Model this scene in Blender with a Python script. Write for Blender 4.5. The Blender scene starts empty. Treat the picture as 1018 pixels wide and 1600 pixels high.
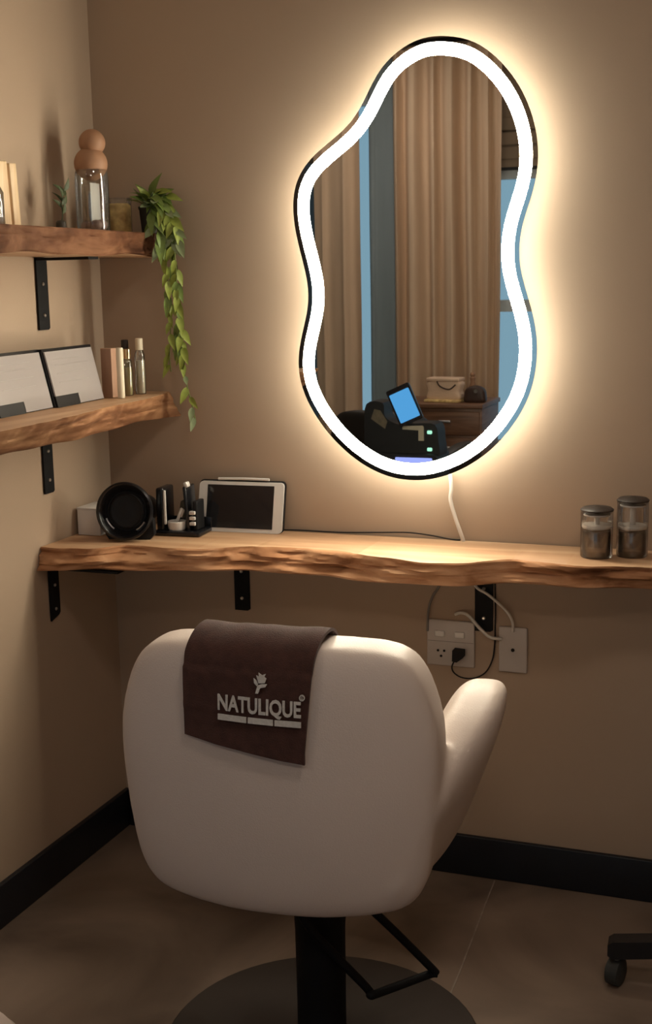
import bpy, bmesh, math, random
from mathutils import Vector, Matrix, noise

# ------------------------------------------------------------------ camera, world, exposure
scene = bpy.context.scene
COL = scene.collection
RAD = math.radians

yaw, pitch, roll = RAD(20.758), RAD(10.356), RAD(-1.0957)
fw = Vector((-math.sin(yaw) * math.cos(pitch), math.cos(yaw) * math.cos(pitch), -math.sin(pitch)))
rt = Vector((math.cos(yaw), math.sin(yaw), 0))
up = rt.cross(fw)
rt2 = rt * math.cos(roll) + up * math.sin(roll)
up2 = up * math.cos(roll) - rt * math.sin(roll)
cam_d = bpy.data.cameras.new('camera')
cam = bpy.data.objects.new('camera', cam_d)
COL.objects.link(cam)
cam_d.sensor_fit = 'VERTICAL'
cam_d.sensor_height = 36.0
cam_d.sensor_width = 36.0
cam_d.lens = 1985.6 / 1600 * 36.0
cam_d.clip_start = 0.05
m = Matrix((rt2, up2, -fw)).transposed().to_4x4()
m.translation = Vector((1.749, -2.976, 1.51))
cam.matrix_world = m
scene.camera = cam

world = bpy.data.worlds.new('dusk_sky')
scene.world = world
world.use_nodes = True
bg = world.node_tree.nodes['Background']
bg.inputs[0].default_value = (0.30, 0.50, 0.62, 1)
bg.inputs[1].default_value = 0.45

scene.view_settings.view_transform = 'Standard'
scene.view_settings.look = 'None'
scene.view_settings.gamma = 1.0
scene.view_settings.exposure = 1.0
scene.view_settings.use_curve_mapping = False

RING_LIGHT = 50.0        # front strip of the mirror
HALO_LIGHT = 17.0       # strip behind the mirror
FILL_LIGHT = 9.0        # added ceiling fill lamps, out of view

# ------------------------------------------------------------------ materials
def _new(name):
    mt = bpy.data.materials.new(name)
    mt.use_nodes = True
    nt = mt.node_tree
    return mt, nt, nt.nodes['Principled BSDF']

def mat(name, col, rough=0.5, metal=0.0, vary=0.0, vscale=8.0, bump=0.0, bscale=60.0, coat=0.0, sheen=0.0,
        emit=None, estr=0.0, stretch=(1, 1, 1), spec=0.5):
    mt, nt, b = _new(name)
    b.inputs['Base Color'].default_value = (*col, 1)
    b.inputs['Roughness'].default_value = rough
    b.inputs['Metallic'].default_value = metal
    b.inputs['Coat Weight'].default_value = coat
    b.inputs['Specular IOR Level'].default_value = spec
    b.inputs['Sheen Weight'].default_value = sheen
    if emit:
        b.inputs['Emission Color'].default_value = (*emit, 1)
        b.inputs['Emission Strength'].default_value = estr
    tc = nt.nodes.new('ShaderNodeTexCoord')
    mp = nt.nodes.new('ShaderNodeMapping')
    mp.inputs['Scale'].default_value = stretch
    nt.links.new(tc.outputs['Object'], mp.inputs['Vector'])
    if vary:
        n = nt.nodes.new('ShaderNodeTexNoise')
        n.inputs['Scale'].default_value = vscale
        n.inputs['Detail'].default_value = 4
        nt.links.new(mp.outputs[0], n.inputs['Vector'])
        r = nt.nodes.new('ShaderNodeValToRGB')
        r.color_ramp.elements[0].position = 0.3
        r.color_ramp.elements[1].position = 0.7
        r.color_ramp.elements[0].color = (*[c * (1 - vary) for c in col], 1)
        r.color_ramp.elements[1].color = (*[min(1, c * (1 + vary)) for c in col], 1)
        nt.links.new(n.outputs['Fac'], r.inputs[0])
        nt.links.new(r.outputs[0], b.inputs['Base Color'])
    if bump:
        n2 = nt.nodes.new('ShaderNodeTexNoise')
        n2.inputs['Scale'].default_value = bscale
        n2.inputs['Detail'].default_value = 3
        nt.links.new(mp.outputs[0], n2.inputs['Vector'])
        bp = nt.nodes.new('ShaderNodeBump')
        bp.inputs['Strength'].default_value = bump
        bp.inputs['Distance'].default_value = 0.004
        nt.links.new(n2.outputs['Fac'], bp.inputs['Height'])
        nt.links.new(bp.outputs[0], b.inputs['Normal'])
    return mt

def emission(name, col, s):
    mt, nt, b = _new(name)
    nt.nodes.remove(b)
    e = nt.nodes.new('ShaderNodeEmission')
    e.inputs[0].default_value = (*col, 1)
    e.inputs[1].default_value = s
    nt.links.new(e.outputs[0], nt.nodes['Material Output'].inputs[0])
    return mt

def thin_glass(name, tint=(0.95, 0.97, 0.97), refl=0.12, rough=0.02):
    mt, nt, b = _new(name)
    nt.nodes.remove(b)
    tr = nt.nodes.new('ShaderNodeBsdfTransparent')
    tr.inputs[0].default_value = (*tint, 1)
    gl = nt.nodes.new('ShaderNodeBsdfGlossy')
    gl.inputs['Roughness'].default_value = rough
    fr = nt.nodes.new('ShaderNodeLayerWeight')
    fr.inputs[0].default_value = 0.35
    mth = nt.nodes.new('ShaderNodeMath')
    mth.operation = 'MULTIPLY_ADD'
    mth.inputs[1].default_value = 0.75
    mth.inputs[2].default_value = refl * 0.5
    nt.links.new(fr.outputs['Fresnel'], mth.inputs[0])
    mx = nt.nodes.new('ShaderNodeMixShader')
    nt.links.new(mth.outputs[0], mx.inputs[0])
    nt.links.new(tr.outputs[0], mx.inputs[1])
    nt.links.new(gl.outputs[0], mx.inputs[2])
    nt.links.new(mx.outputs[0], nt.nodes['Material Output'].inputs[0])
    return mt

def wood(name, c1, c2, c3, stretch, scale=3.0, rough=0.55, bump=0.3):
    mt, nt, b = _new(name)
    tc = nt.nodes.new('ShaderNodeTexCoord')
    mp = nt.nodes.new('ShaderNodeMapping')
    mp.inputs['Scale'].default_value = stretch
    nt.links.new(tc.outputs['Object'], mp.inputs['Vector'])
    n = nt.nodes.new('ShaderNodeTexNoise')
    n.inputs['Scale'].default_value = scale
    n.inputs['Detail'].default_value = 6
    n.inputs['Distortion'].default_value = 1.2
    nt.links.new(mp.outputs[0], n.inputs['Vector'])
    r = nt.nodes.new('ShaderNodeValToRGB')
    e = r.color_ramp.elements
    e[0].position = 0.30
    e[0].color = (*c1, 1)
    e[1].position = 0.72
    e[1].color = (*c3, 1)
    x = e.new(0.5)
    x.color = (*c2, 1)
    nt.links.new(n.outputs['Fac'], r.inputs[0])
    nt.links.new(r.outputs[0], b.inputs['Base Color'])
    b.inputs['Roughness'].default_value = rough
    b.inputs['Specular IOR Level'].default_value = 0.5 if rough < 0.7 else 0.12
    bp = nt.nodes.new('ShaderNodeBump')
    bp.inputs['Strength'].default_value = bump
    bp.inputs['Distance'].default_value = 0.004
    nt.links.new(n.outputs['Fac'], bp.inputs['Height'])
    nt.links.new(bp.outputs[0], b.inputs['Normal'])
    return mt

M = {}
M['paint'] = mat('taupe_paint', (0.42, 0.312, 0.224), 0.75, vary=0.03, vscale=2.0, bump=0.05, bscale=180)
M['ceiling'] = mat('ceiling_paint', (0.85, 0.82, 0.77), 0.8, vary=0.02)
M['skirting'] = mat('navy_black_skirting', (0.008, 0.009, 0.013), 0.45, vary=0.2, vscale=12)
M['black'] = mat('black_powder_coat', (0.006, 0.006, 0.007), 0.6, bump=0.1, bscale=400, spec=0.2)
M['gloss_black'] = mat('gloss_black_plastic', (0.010, 0.010, 0.012), 0.22)
M['soft_black'] = mat('matt_black_plastic', (0.012, 0.012, 0.013), 0.5, bump=0.08, bscale=300, spec=0.25)
M['steel'] = mat('bolt_steel', (0.6, 0.58, 0.55), 0.3, 1.0)
M['mirror'] = mat('mirror_silver', (0.86, 0.88, 0.88), 0.012, 1.0)
M['alu'] = mat('brushed_aluminium', (0.55, 0.55, 0.55), 0.35, 1.0)
M['ring'] = emission('frosted_led_strip', (1.0, 0.90, 0.70), RING_LIGHT)
M['halo'] = emission('back_led_strip', (1.0, 0.96, 0.80), HALO_LIGHT)
M['lamp'] = emission('fill_diffuser', (1.0, 0.84, 0.71), FILL_LIGHT)  # glow of the added fill lamps
M['leather'] = mat('cream_leather', (0.68, 0.585, 0.53), 0.5, vary=0.03, vscale=5, bump=0.12, bscale=350)
M['dark_leather'] = mat('black_leather', (0.02, 0.018, 0.017), 0.45, bump=0.12, bscale=350)
M['towel'] = mat('brown_terry', (0.062, 0.024, 0.018), 0.95, vary=0.2, vscale=60, bump=0.5, bscale=500, sheen=0.08)
M['thread'] = mat('embroidery_thread', (0.62, 0.60, 0.57), 0.7, vary=0.1, vscale=200, bump=0.3, bscale=600)
M['white'] = mat('white_plastic', (0.72, 0.69, 0.65), 0.35)
M['bright_white'] = mat('bright_white_plastic', (0.86, 0.84, 0.80), 0.4)
M['plate'] = mat('socket_plastic', (0.52, 0.47, 0.43), 0.4)
M['cable_white'] = mat('white_cable', (0.70, 0.66, 0.60), 0.4)
M['cable_grey'] = mat('grey_cable', (0.20, 0.18, 0.16), 0.5)
M['cable_black'] = mat('black_cable', (0.014, 0.012, 0.012), 0.6, spec=0.2)
M['screen'] = mat('dark_glass_screen', (0.016, 0.016, 0.018), 0.12, coat=0.4)
M['glass'] = thin_glass('clear_glass', refl=0.22)
M['glass_smoke'] = thin_glass('smoky_glass', (0.90, 0.88, 0.86), 0.10)
M['pane'] = thin_glass('window_glass', (0.95, 0.97, 0.98), 0.05)
M['oil'] = mat('pale_oil', (0.42, 0.36, 0.16), 0.15)
M['cream_card'] = mat('cream_card', (0.74, 0.66, 0.50), 0.6)
M['pink_card'] = mat('rose_card', (0.40, 0.24, 0.16), 0.6)
M['lidbrown'] = mat('dark_bronze_lid', (0.03, 0.02, 0.015), 0.5)
M['gold'] = mat('brushed_gold_cap', (0.80, 0.62, 0.36), 0.22, 1.0)
M['clay'] = mat('terracotta_ball', (0.36, 0.19, 0.105), 0.6, vary=0.08, vscale=20)
M['cork'] = mat('amber_chips', (0.90, 0.56, 0.24), 0.6, vary=0.4, vscale=40, bump=0.6, bscale=60)
M['pale_wood'] = wood('pale_pine', (0.52, 0.36, 0.20), (0.66, 0.48, 0.29), (0.74, 0.58, 0.38), (1, 1, 0.15), 40)
M['pebble'] = mat('mauve_pebble', (0.30, 0.20, 0.17), 0.5, vary=0.2)
M['leaf'] = mat('leaf_green', (0.15, 0.22, 0.045), 0.5, vary=0.3, vscale=30)
M['leaf_light'] = mat('leaf_lime', (0.27, 0.33, 0.055), 0.5, vary=0.25, vscale=30)
M['leaf_pale'] = mat('leaf_sage', (0.25, 0.31, 0.16), 0.55, vary=0.2, vscale=30)
M['leaf_dark'] = mat('leaf_olive', (0.05, 0.07, 0.025), 0.55, vary=0.2, vscale=30)
M['stem'] = mat('stem_green', (0.16, 0.19, 0.05), 0.6)
M['pot'] = mat('dark_pot', (0.035, 0.03, 0.022), 0.6)
M['curtain'] = mat('brown_curtain', (0.66, 0.49, 0.345), 0.9, vary=0.06, vscale=20, stretch=(1, 1, 0.1))
M['sheer'] = mat('grey_blue_sheer', (0.27, 0.325, 0.35), 0.9, vary=0.06, vscale=15, stretch=(1, 1, 0.1))
M['frame_white'] = mat('window_frame_paint', (0.74, 0.80, 0.84), 0.5)
M['frame_dark'] = mat('dark_window_bead', (0.02, 0.02, 0.025), 0.5)
M['walnut'] = wood('red_brown_dresser', (0.12, 0.055, 0.03), (0.19, 0.09, 0.05), (0.25, 0.13, 0.075), (1, 1, 8), 3, 0.45)
M['dark_wood'] = wood('dark_wardrobe', (0.015, 0.01, 0.008), (0.025, 0.016, 0.012), (0.035, 0.024, 0.018), (1, 1, 0.2), 4)
M['straw'] = mat('cream_bag', (0.80, 0.58, 0.42), 0.7, bump=0.4, bscale=120)
M['dark_bag'] = mat('dark_brown_bag', (0.05, 0.025, 0.018), 0.5)
M['blue_screen'] = emission('lit_screen', (0.10, 0.40, 0.80), 0.50)
M['pale_screen'] = emission('lit_display', (0.35, 0.42, 0.95), 0.60)
M['led'] = emission('indicator_led', (0.45, 1.0, 0.70), 0.6)
M['beige_plastic'] = mat('beige_plastic', (0.36, 0.32, 0.24), 0.5)
M['slab'] = wood('slab_wood', (0.40, 0.22, 0.115), (0.50, 0.30, 0.17), (0.60, 0.40, 0.24), (0.35, 4, 4), 4, 0.5, 0.2)
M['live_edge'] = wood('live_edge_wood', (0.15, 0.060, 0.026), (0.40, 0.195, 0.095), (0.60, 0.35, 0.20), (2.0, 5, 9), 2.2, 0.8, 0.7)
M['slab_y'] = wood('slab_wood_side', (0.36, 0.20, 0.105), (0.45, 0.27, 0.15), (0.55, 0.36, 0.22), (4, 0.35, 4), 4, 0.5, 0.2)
M['live_edge_shade'] = wood('shaded_live_edge_wood', (0.045, 0.017, 0.008), (0.110, 0.046, 0.022), (0.190, 0.092, 0.048), (4, 2.6, 7), 2.4, 0.8, 0.7)  # upper shelf face: its weaker light is put into the darker wood colour
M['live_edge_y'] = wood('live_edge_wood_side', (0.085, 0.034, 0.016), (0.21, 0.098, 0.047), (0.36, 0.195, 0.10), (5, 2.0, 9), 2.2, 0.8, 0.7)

def floor_material():
    mt, nt, b = _new('stained_screed')
    tc = nt.nodes.new('ShaderNodeTexCoord')
    n = nt.nodes.new('ShaderNodeTexNoise')
    n.inputs['Scale'].default_value = 2.2
    n.inputs['Detail'].default_value = 7
    n.inputs['Distortion'].default_value = 0.8
    nt.links.new(tc.outputs['Object'], n.inputs['Vector'])
    r = nt.nodes.new('ShaderNodeValToRGB')
    e = r.color_ramp.elements
    e[0].position, e[1].position = 0.32, 0.7
    e[0].color = (0.085, 0.058, 0.043, 1)
    e[1].color = (0.260, 0.192, 0.147, 1)
    nt.links.new(n.outputs['Fac'], r.inputs[0])
    nt.links.new(r.outputs[0], b.inputs['Base Color'])
    b.inputs['Roughness'].default_value = 0.42
    b.inputs['Specular IOR Level'].default_value = 0.35
    bp = nt.nodes.new('ShaderNodeBump')
    bp.inputs['Strength'].default_value = 0.15
    bp.inputs['Distance'].default_value = 0.004
    nt.links.new(n.outputs['Fac'], bp.inputs['Height'])
    nt.links.new(bp.outputs[0], b.inputs['Normal'])
    return mt
M['olive'] = mat('olive_wrap', (0.10, 0.08, 0.05), 0.7, vary=0.2, vscale=60)
M['caster'] = mat('grey_rubber', (0.035, 0.037, 0.035), 0.6)
M['pedestal'] = mat('dark_bronze_pedestal', (0.034, 0.023, 0.018), 0.8)
M['floor'] = floor_material()
M['joint'] = mat('floor_joint_filler', (0.27, 0.22, 0.18), 0.7, vary=0.3, vscale=30)

# ------------------------------------------------------------------ mesh helpers
def link_mesh(name, verts, faces, mt, parent=None, smooth=True, auto=None, loc=(0, 0, 0), face_mats=None):
    me = bpy.data.meshes.new(name)
    me.from_pydata([tuple(v) for v in verts], [], faces)
    mts = mt if isinstance(mt, (list, tuple)) else [mt]
    for q in mts:
        me.materials.append(M[q])
    bm = bmesh.new()
    bm.from_mesh(me)
    bmesh.ops.recalc_face_normals(bm, faces=bm.faces)
    bm.to_mesh(me)
    bm.free()
    if face_mats:
        for p, k in zip(me.polygons, face_mats):
            p.material_index = k
    if smooth:
        for p in me.polygons:
            p.use_smooth = True
        if auto is not None:
            me.set_sharp_from_angle(angle=RAD(auto))
    me.update()
    o = bpy.data.objects.new(name, me)
    COL.objects.link(o)
    o.location = loc
    if parent:
        o.parent = parent
    return o

class MB:
    """collects simple solids into one part"""
    def __init__(s):
        s.v, s.f = [], []
    def add(s, v, f):
        k = len(s.v)
        s.v += [Vector(q) for q in v]
        s.f += [tuple(i + k for i in q) for q in f]
        return s
    def box(s, c, d, bev=0.0, rot=None):
        bm = bmesh.new()
        bmesh.ops.create_cube(bm, size=1.0)
        bmesh.ops.scale(bm, vec=d, verts=bm.verts)
        if bev:
            bmesh.ops.bevel(bm, geom=list(bm.edges), offset=bev, segments=3, affect='EDGES', profile=0.5)
        bm.verts.index_update()
        R = rot if rot else Matrix.Identity(3)
        v = [R @ q.co + Vector(c) for q in bm.verts]
        f = [[q.index for q in p.verts] for p in bm.faces]
        bm.free()
        return s.add(v, f)
    def lathe(s, prof, n=32, c=(0, 0, 0), rot=None):
        R = rot if rot else Matrix.Identity(3)
        v, f = [], []
        for r, z in prof:
            for k in range(n):
                a = 2 * math.pi * k / n
                v.append(R @ Vector((max(r, 1e-5) * math.cos(a), max(r, 1e-5) * math.sin(a), z)) + Vector(c))
        for i in range(len(prof) - 1):
            for k in range(n):
                k2 = (k + 1) % n
                f.append((i * n + k, i * n + k2, (i + 1) * n + k2, (i + 1) * n + k))
        f.append(tuple(range(n))[::-1])
        f.append(tuple(range((len(prof) - 1) * n, len(prof) * n)))
        return s.add(v, f)
    def tube(s, pts, r, n=10, res=6):
        P = smooth_path(pts, res) if res else [Vector(p) for p in pts]
        rs = r if callable(r) else (lambda t: r)
        v, f = [], []
        T = (P[1] - P[0]).normalized()
        N = T.orthogonal().normalized()
        for i, p in enumerate(P):
            t = (P[min(i + 1, len(P) - 1)] - P[max(i - 1, 0)]).normalized()
            N = (N - t * N.dot(t)).normalized()
            Bn = t.cross(N)
            rr = rs(i / (len(P) - 1))
            for k in range(n):
                a = 2 * math.pi * k / n
                v.append(p + (N * math.cos(a) + Bn * math.sin(a)) * rr)
        for i in range(len(P) - 1):
            for k in range(n):
                k2 = (k + 1) % n
                f.append((i * n + k, i * n + k2, (i + 1) * n + k2, (i + 1) * n + k))
        f.append(tuple(range(n))[::-1])
        f.append(tuple(range((len(P) - 1) * n, len(P) * n)))
        return s.add(v, f)
    def ball(s, c, r, sc=(1, 1, 1)):
        prof = [(math.sin(math.pi * k / 16), -math.cos(math.pi * k / 16)) for k in range(17)]
        n = 24
        v, f = [], []
        for q, z in prof:
            for k in range(n):
                a = 2 * math.pi * k / n
                v.append(Vector(c) + Vector((max(q, 1e-4) * math.cos(a) * r * sc[0], max(q, 1e-4) * math.sin(a) * r * sc[1], z * r * sc[2])))
        for i in range(16):
            for k in range(n):
                k2 = (k + 1) % n
                f.append((i * n + k, i * n + k2, (i + 1) * n + k2, (i + 1) * n + k))
        return s.add(v, f)
    def prism(s, poly, t0, t1, fn):
        """poly: 2-D points; fn(a, b, t) -> 3-D"""
        n = len(poly)
        v = [fn(a, b, t0) for a, b in poly] + [fn(a, b, t1) for a, b in poly]
        f = [tuple(range(n))[::-1], tuple(range(n, 2 * n))] + [(k, (k + 1) % n, (k + 1) % n + n, k + n) for k in range(n)]
        return s.add(v, f)
    def build(s, name, mt, parent=None, smooth=True, auto=40, loc=(0, 0, 0)):
        return link_mesh(name, s.v, s.f, mt, parent, smooth, auto, loc)

def smooth_path(pts, res):
    P = [Vector(p) for p in pts]
    if len(P) < 3:
        return P
    out = []
    for i in range(len(P) - 1):
        p0, p1, p2, p3 = P[max(i - 1, 0)], P[i], P[i + 1], P[min(i + 2, len(P) - 1)]
        for k in range(res):
            t = k / res
            out.append(0.5 * ((2 * p1) + (p2 - p0) * t + (2 * p0 - 5 * p1 + 4 * p2 - p3) * t * t + (3 * p1 - p0 - 3 * p2 + p3) * t ** 3))
    out.append(P[-1])
    return out

def closed_path(pts, res):
    P = [Vector((a, b, 0)) for a, b in pts]
    n = len(P)
    out = []
    for i in range(n):
        p0, p1, p2, p3 = P[i - 1], P[i], P[(i + 1) % n], P[(i + 2) % n]
        for k in range(res):
            t = k / res
            q = 0.5 * ((2 * p1) + (p2 - p0) * t + (2 * p0 - 5 * p1 + 4 * p2 - p3) * t * t + (3 * p1 - p0 - 3 * p2 + p3) * t ** 3)
            out.append((q.x, q.y))
    return out

def pillow(outline, T, p, fn, rings=18):
    """soft slab: outline (closed 2-D), thickness T, edge roundness p; fn(a, b, c) -> 3-D"""
    n = len(outline)
    ca = sum(q[0] for q in outline) / n
    cb = sum(q[1] for q in outline) / n
    v, f = [], []
    ts = [math.sin(0.5 * math.pi * (k / rings)) for k in range(1, rings + 1)]
    def h(t):
        return 0.5 * T * max(0.0, 1 - t ** p) ** (1 / p)
    v.append(fn(ca, cb, -h(0)))
    for t in ts:
        for a, b in outline:
            v.append(fn(ca + (a - ca) * t, cb + (b - cb) * t, -h(t)))
    nb = len(v)
    for t in ts[-2::-1]:
        for a, b in outline:
            v.append(fn(ca + (a - ca) * t, cb + (b - cb) * t, h(t)))
    v.append(fn(ca, cb, h(0)))
    R = 2 * rings - 1
    for k in range(n):
        f.append((0, 1 + k, 1 + (k + 1) % n))
    for i in range(R - 1):
        for k in range(n):
            k2 = (k + 1) % n
            f.append((1 + i * n + k, 1 + (i + 1) * n + k, 1 + (i + 1) * n + k2, 1 + i * n + k2))
    last = len(v) - 1
    for k in range(n):
        f.append((last, 1 + (R - 1) * n + (k + 1) % n, 1 + (R - 1) * n + k))
    return v, f

def interp(tab, s):
    if s <= tab[0][0]:
        return tab[0][1]
    for (a, x), (b, y) in zip(tab, tab[1:]):
        if s <= b:
            t = (s - a) / (b - a)
            t = t * t * (3 - 2 * t)
            return x + (y - x) * t
    return tab[-1][1]

def empty(name, loc=(0, 0, 0), rz=0.0):
    o = bpy.data.objects.new(name, None)
    COL.objects.link(o)
    o.location = loc
    o.rotation_euler = (0, 0, rz)
    o.empty_display_size = 0.05
    return o

def tag(o, label, cat, group=None):
    o['label'] = label
    o['category'] = cat
    if group:
        o['group'] = group
    return o

def structure(o):
    o['kind'] = 'structure'
    return o

def inset(poly, d):
    """offset a closed 2-D polyline inward by d"""
    n = len(poly)
    area = sum(poly[i][0] * poly[(i + 1) % n][1] - poly[(i + 1) % n][0] * poly[i][1] for i in range(n))
    sg = 1 if area > 0 else -1
    out = []
    for i in range(n):
        a, b = Vector(poly[i - 2]), Vector(poly[(i + 2) % n])
        t = (b - a).normalized()
        nrm = Vector((-t.y, t.x)) * sg
        out.append((poly[i][0] + nrm.x * d, poly[i][1] + nrm.y * d))
    return out

XZ = lambda a, b, t: Vector((a, t, b))

# ------------------------------------------------------------------ room shell
X0, X1, Y1, H = -2.3, 3.6, -4.75, 2.95
structure(MB().box(((X0 + X1) / 2, Y1 / 2, -0.05), (X1 - X0 + 0.4, -Y1 + 0.4, 0.1)).build('floor', 'floor', smooth=False))
structure(MB().box(((X0 + X1) / 2, Y1 / 2, H + 0.05), (X1 - X0 + 0.4, -Y1 + 0.4, 0.1)).build('ceiling', 'ceiling', smooth=False))
structure(MB().box(((X0 + X1) / 2, 0.06, H / 2), (X1 - X0 + 0.4, 0.12, H)).build('wall_back', 'paint', smooth=False))
structure(MB().box((-0.06, -0.58, H / 2), (0.12, 1.16, H)).build('wall_left', 'paint', smooth=False))
structure(MB().box((X1 + 0.06, Y1 / 2, H / 2), (0.12, -Y1, H)).build('wall_right', 'paint', smooth=False))
structure(MB().box((X0 - 0.06, Y1 / 2, H / 2), (0.12, -Y1, H)).build('wall_outer_left', 'paint', smooth=False))
# far wall with its window opening
WX0, WX1, WZ0, WZ1 = -0.28, 2.30, 0.45, 2.14
VX0, VX1, VZ0, VZ1 = -1.10, -0.46, 0.06, 2.62        # tall glazed bay behind the curtains
fwl = MB()
def wall_piece(x0, x1, z0, z1):
    fwl.box(((x0 + x1) / 2, Y1 - 0.08, (z0 + z1) / 2), (x1 - x0, 0.16, z1 - z0))
wall_piece(X0, VX0, 0, H)
wall_piece(VX0, VX1, 0, VZ0)
wall_piece(VX0, VX1, VZ1, H)
wall_piece(VX1, WX0, 0, H)
wall_piece(WX0, WX1, 0, WZ0)
wall_piece(WX0, WX1, WZ1, H)
wall_piece(WX1, X1, 0, H)
structure(fwl.build('wall_far', 'paint', smooth=False))
w2 = empty('window_2', ((VX0 + VX1) / 2, Y1 - 0.06, VZ0))
structure(w2)
f2 = MB()
vw, vh = VX1 - VX0, VZ1 - VZ0
for x in (-vw / 2 + 0.025, vw / 2 - 0.025):
    f2.box((x, 0, vh / 2), (0.05, 0.06, vh))
for z in (0.035, vh - 0.035):
    f2.box((0, 0.001, z), (vw, 0.062, 0.07))
f2.build('window_frame', 'frame_white', w2, smooth=False)
MB().box((0, -0.01, vh / 2), (vw - 0.08, 0.006, vh - 0.10)).build('pane', 'pane', w2, smooth=False)
w = empty('window_1', ((WX0 + WX1) / 2, Y1 - 0.06, WZ0))
structure(w)
cx = (WX0 + WX1) / 2
fr = MB()
xs = [WX0, 0.76, 1.54, WX1]
for x in xs:
    xx = min(max(x, WX0 + 0.035), WX1 - 0.035)
    fr.box((xx - cx, 0, (WZ1 - WZ0) / 2), (0.07, 0.06, WZ1 - WZ0))
for z in (WZ0 + 0.035, 1.335, WZ1 - 0.03):
    fr.box((0, 0.001, z - WZ0), (WX1 - WX0, 0.062, 0.07))
fr.build('window_frame', 'frame_white', w, smooth=False)
MB().box((0, 0.045, WZ1 - WZ0 - 0.008), (WX1 - WX0, 0.05, 0.016)).build('drip_bead', 'frame_dark', w, smooth=False)
for a, b in zip(xs, xs[1:]):
    for z0, z1 in ((WZ0 + 0.05, 1.30), (1.37, WZ1 - 0.05)):
        MB().box(((a + b) / 2 - cx, -0.01, (z0 + z1) / 2 - WZ0), (b - a - 0.03, 0.006, z1 - z0 + 0.02)).build('pane', 'pane', w, smooth=False)
for k, z in enumerate((2.22, 2.30, 2.38)):
    structure(MB().box((1.0, Y1 + 0.012 + 0.008 * k, z), (2.2, 0.024 + 0.016 * k, 0.07), 0.004).build('trim_%d' % (k + 1), 'paint'))

# skirting
bh, bt = 0.108, 0.014
def skirting(name, c, d):
    structure(MB().box(c, d, 0.003).build(name, 'skirting'))
skirting('baseboard_back', ((0 + X1) / 2 + 0.007, -bt / 2, bh / 2), (X1 - 0.016, bt, bh))
skirting('baseboard_left', (bt / 2, -0.58, bh / 2), (bt, 1.16, bh))
# pale filled joint running across the screed
jt = MB()
jp = [(1.067, -0.02), (1.074, -0.15), (1.083, -0.30), (1.092, -0.45), (1.098, -0.60)]
for (ax, ay), (bx, by) in zip(jp, jp[1:]):
    jt.box(((ax + bx) / 2, (ay + by) / 2, 0.0005), (0.0035, abs(by - ay) + 0.002, 0.001), rot=Matrix.Rotation(-math.atan2(bx - ax, -(by - ay)) * -1, 3, 'Z'))
structure(jt.build('trim_4', 'joint', smooth=False))

# ------------------------------------------------------------------ LED mirror
OUT = [(0.9415, 2.0483), (1.0021, 2.0384), (1.0389, 2.0185), (1.0806, 1.9838), (1.1173, 1.9391), (1.1441, 1.8894), (1.163, 1.8318), (1.169, 1.7752), (1.164, 1.7235), (1.1491, 1.6749), (1.1342, 1.6351), (1.1263, 1.5974), (1.1243, 1.5557), (1.1293, 1.517), (1.1422, 1.4772), (1.1551, 1.4355), (1.166, 1.3938), (1.171, 1.3461), (1.167, 1.2895), (1.1541, 1.2389), (1.1322, 1.1932), (1.0985, 1.1455), (1.0607, 1.1048), (1.016, 1.072), (0.9644, 1.0452), (0.9127, 1.0303), (0.8591, 1.0263), (0.8055, 1.0343), (0.7588, 1.0531), (0.7111, 1.0829), (0.6634, 1.1246), (0.6227, 1.1763), (0.5959, 1.223), (0.581, 1.2677), (0.577, 1.3133), (0.584, 1.358), (0.5969, 1.4027), (0.6078, 1.4415), (0.6108, 1.4792), (0.6058, 1.5209), (0.5929, 1.5676), (0.581, 1.6143), (0.5731, 1.663), (0.5741, 1.7067), (0.584, 1.7454), (0.6058, 1.7792), (0.6376, 1.808), (0.6764, 1.8328), (0.7101, 1.8566), (0.7369, 1.8834), (0.7568, 1.9142), (0.7747, 1.949), (0.7965, 1.9847), (0.8283, 2.0145), (0.867, 2.0364), (0.9038, 2.0473)]
oc = closed_path(OUT, 4)
for _ in range(6):      # fair the outline
    n = len(oc)
    oc = [tuple((Vector(oc[i - 2]) + 2 * Vector(oc[i - 1]) + 3 * Vector(oc[i]) + 2 * Vector(oc[(i + 1) % n]) + Vector(oc[(i + 2) % n])) / 9) for i in range(n)]
mir = empty('illuminated_mirror', (0.87, 0, 1.02))
tag(mir, 'wavy pebble-shaped wall mirror with glowing white light strip around its edge', 'mirror')
def M2(dx=0.87, dz=1.02):
    return lambda a, b, t: Vector((a - dx, t, b - dz))
mf = M2()
MB().prism(oc, -0.057, -0.061, mf).build('mirror_glass', 'mirror', mir, smooth=False)
MB().prism(inset(oc, 0.004), -0.052, -0.057, mf).build('backing_board', 'white', mir, smooth=False)
ib = inset(inset(oc, 0.013), 0.012)
for _ in range(4):
    ib = [tuple((Vector(ib[i - 1]) + 2 * Vector(ib[i]) + Vector(ib[(i + 1) % len(ib)])) / 4) for i in range(len(ib))]
MB().prism(ib, -0.0005, -0.052, mf).build('back_box', 'alu', mir, smooth=False)
def band(a, b, ya, yb):
    n = len(a)
    v = [mf(*p, ya) for p in a] + [mf(*p, yb) for p in b]
    f = [(k, (k + 1) % n, (k + 1) % n + n, k + n) for k in range(n)]
    return v, f
n = len(oc)
o1 = inset(oc, 0.0125)
o2 = inset(inset(o1, 0.0145), 0.0140)
v, f = [], []
for P, y in ((o1, -0.0612), (o1, -0.0625), (o2, -0.0625), (o2, -0.0612)):
    v += [mf(*p, y) for p in P]
for i in range(4):
    for k in range(n):
        k2 = (k + 1) % n
        j = (i + 1) % 4
        f.append((i * n + k, i * n + k2, j * n + k2, j * n + k))
link_mesh('front_light_strip', v, f, 'ring', mir, True, 40)
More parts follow.
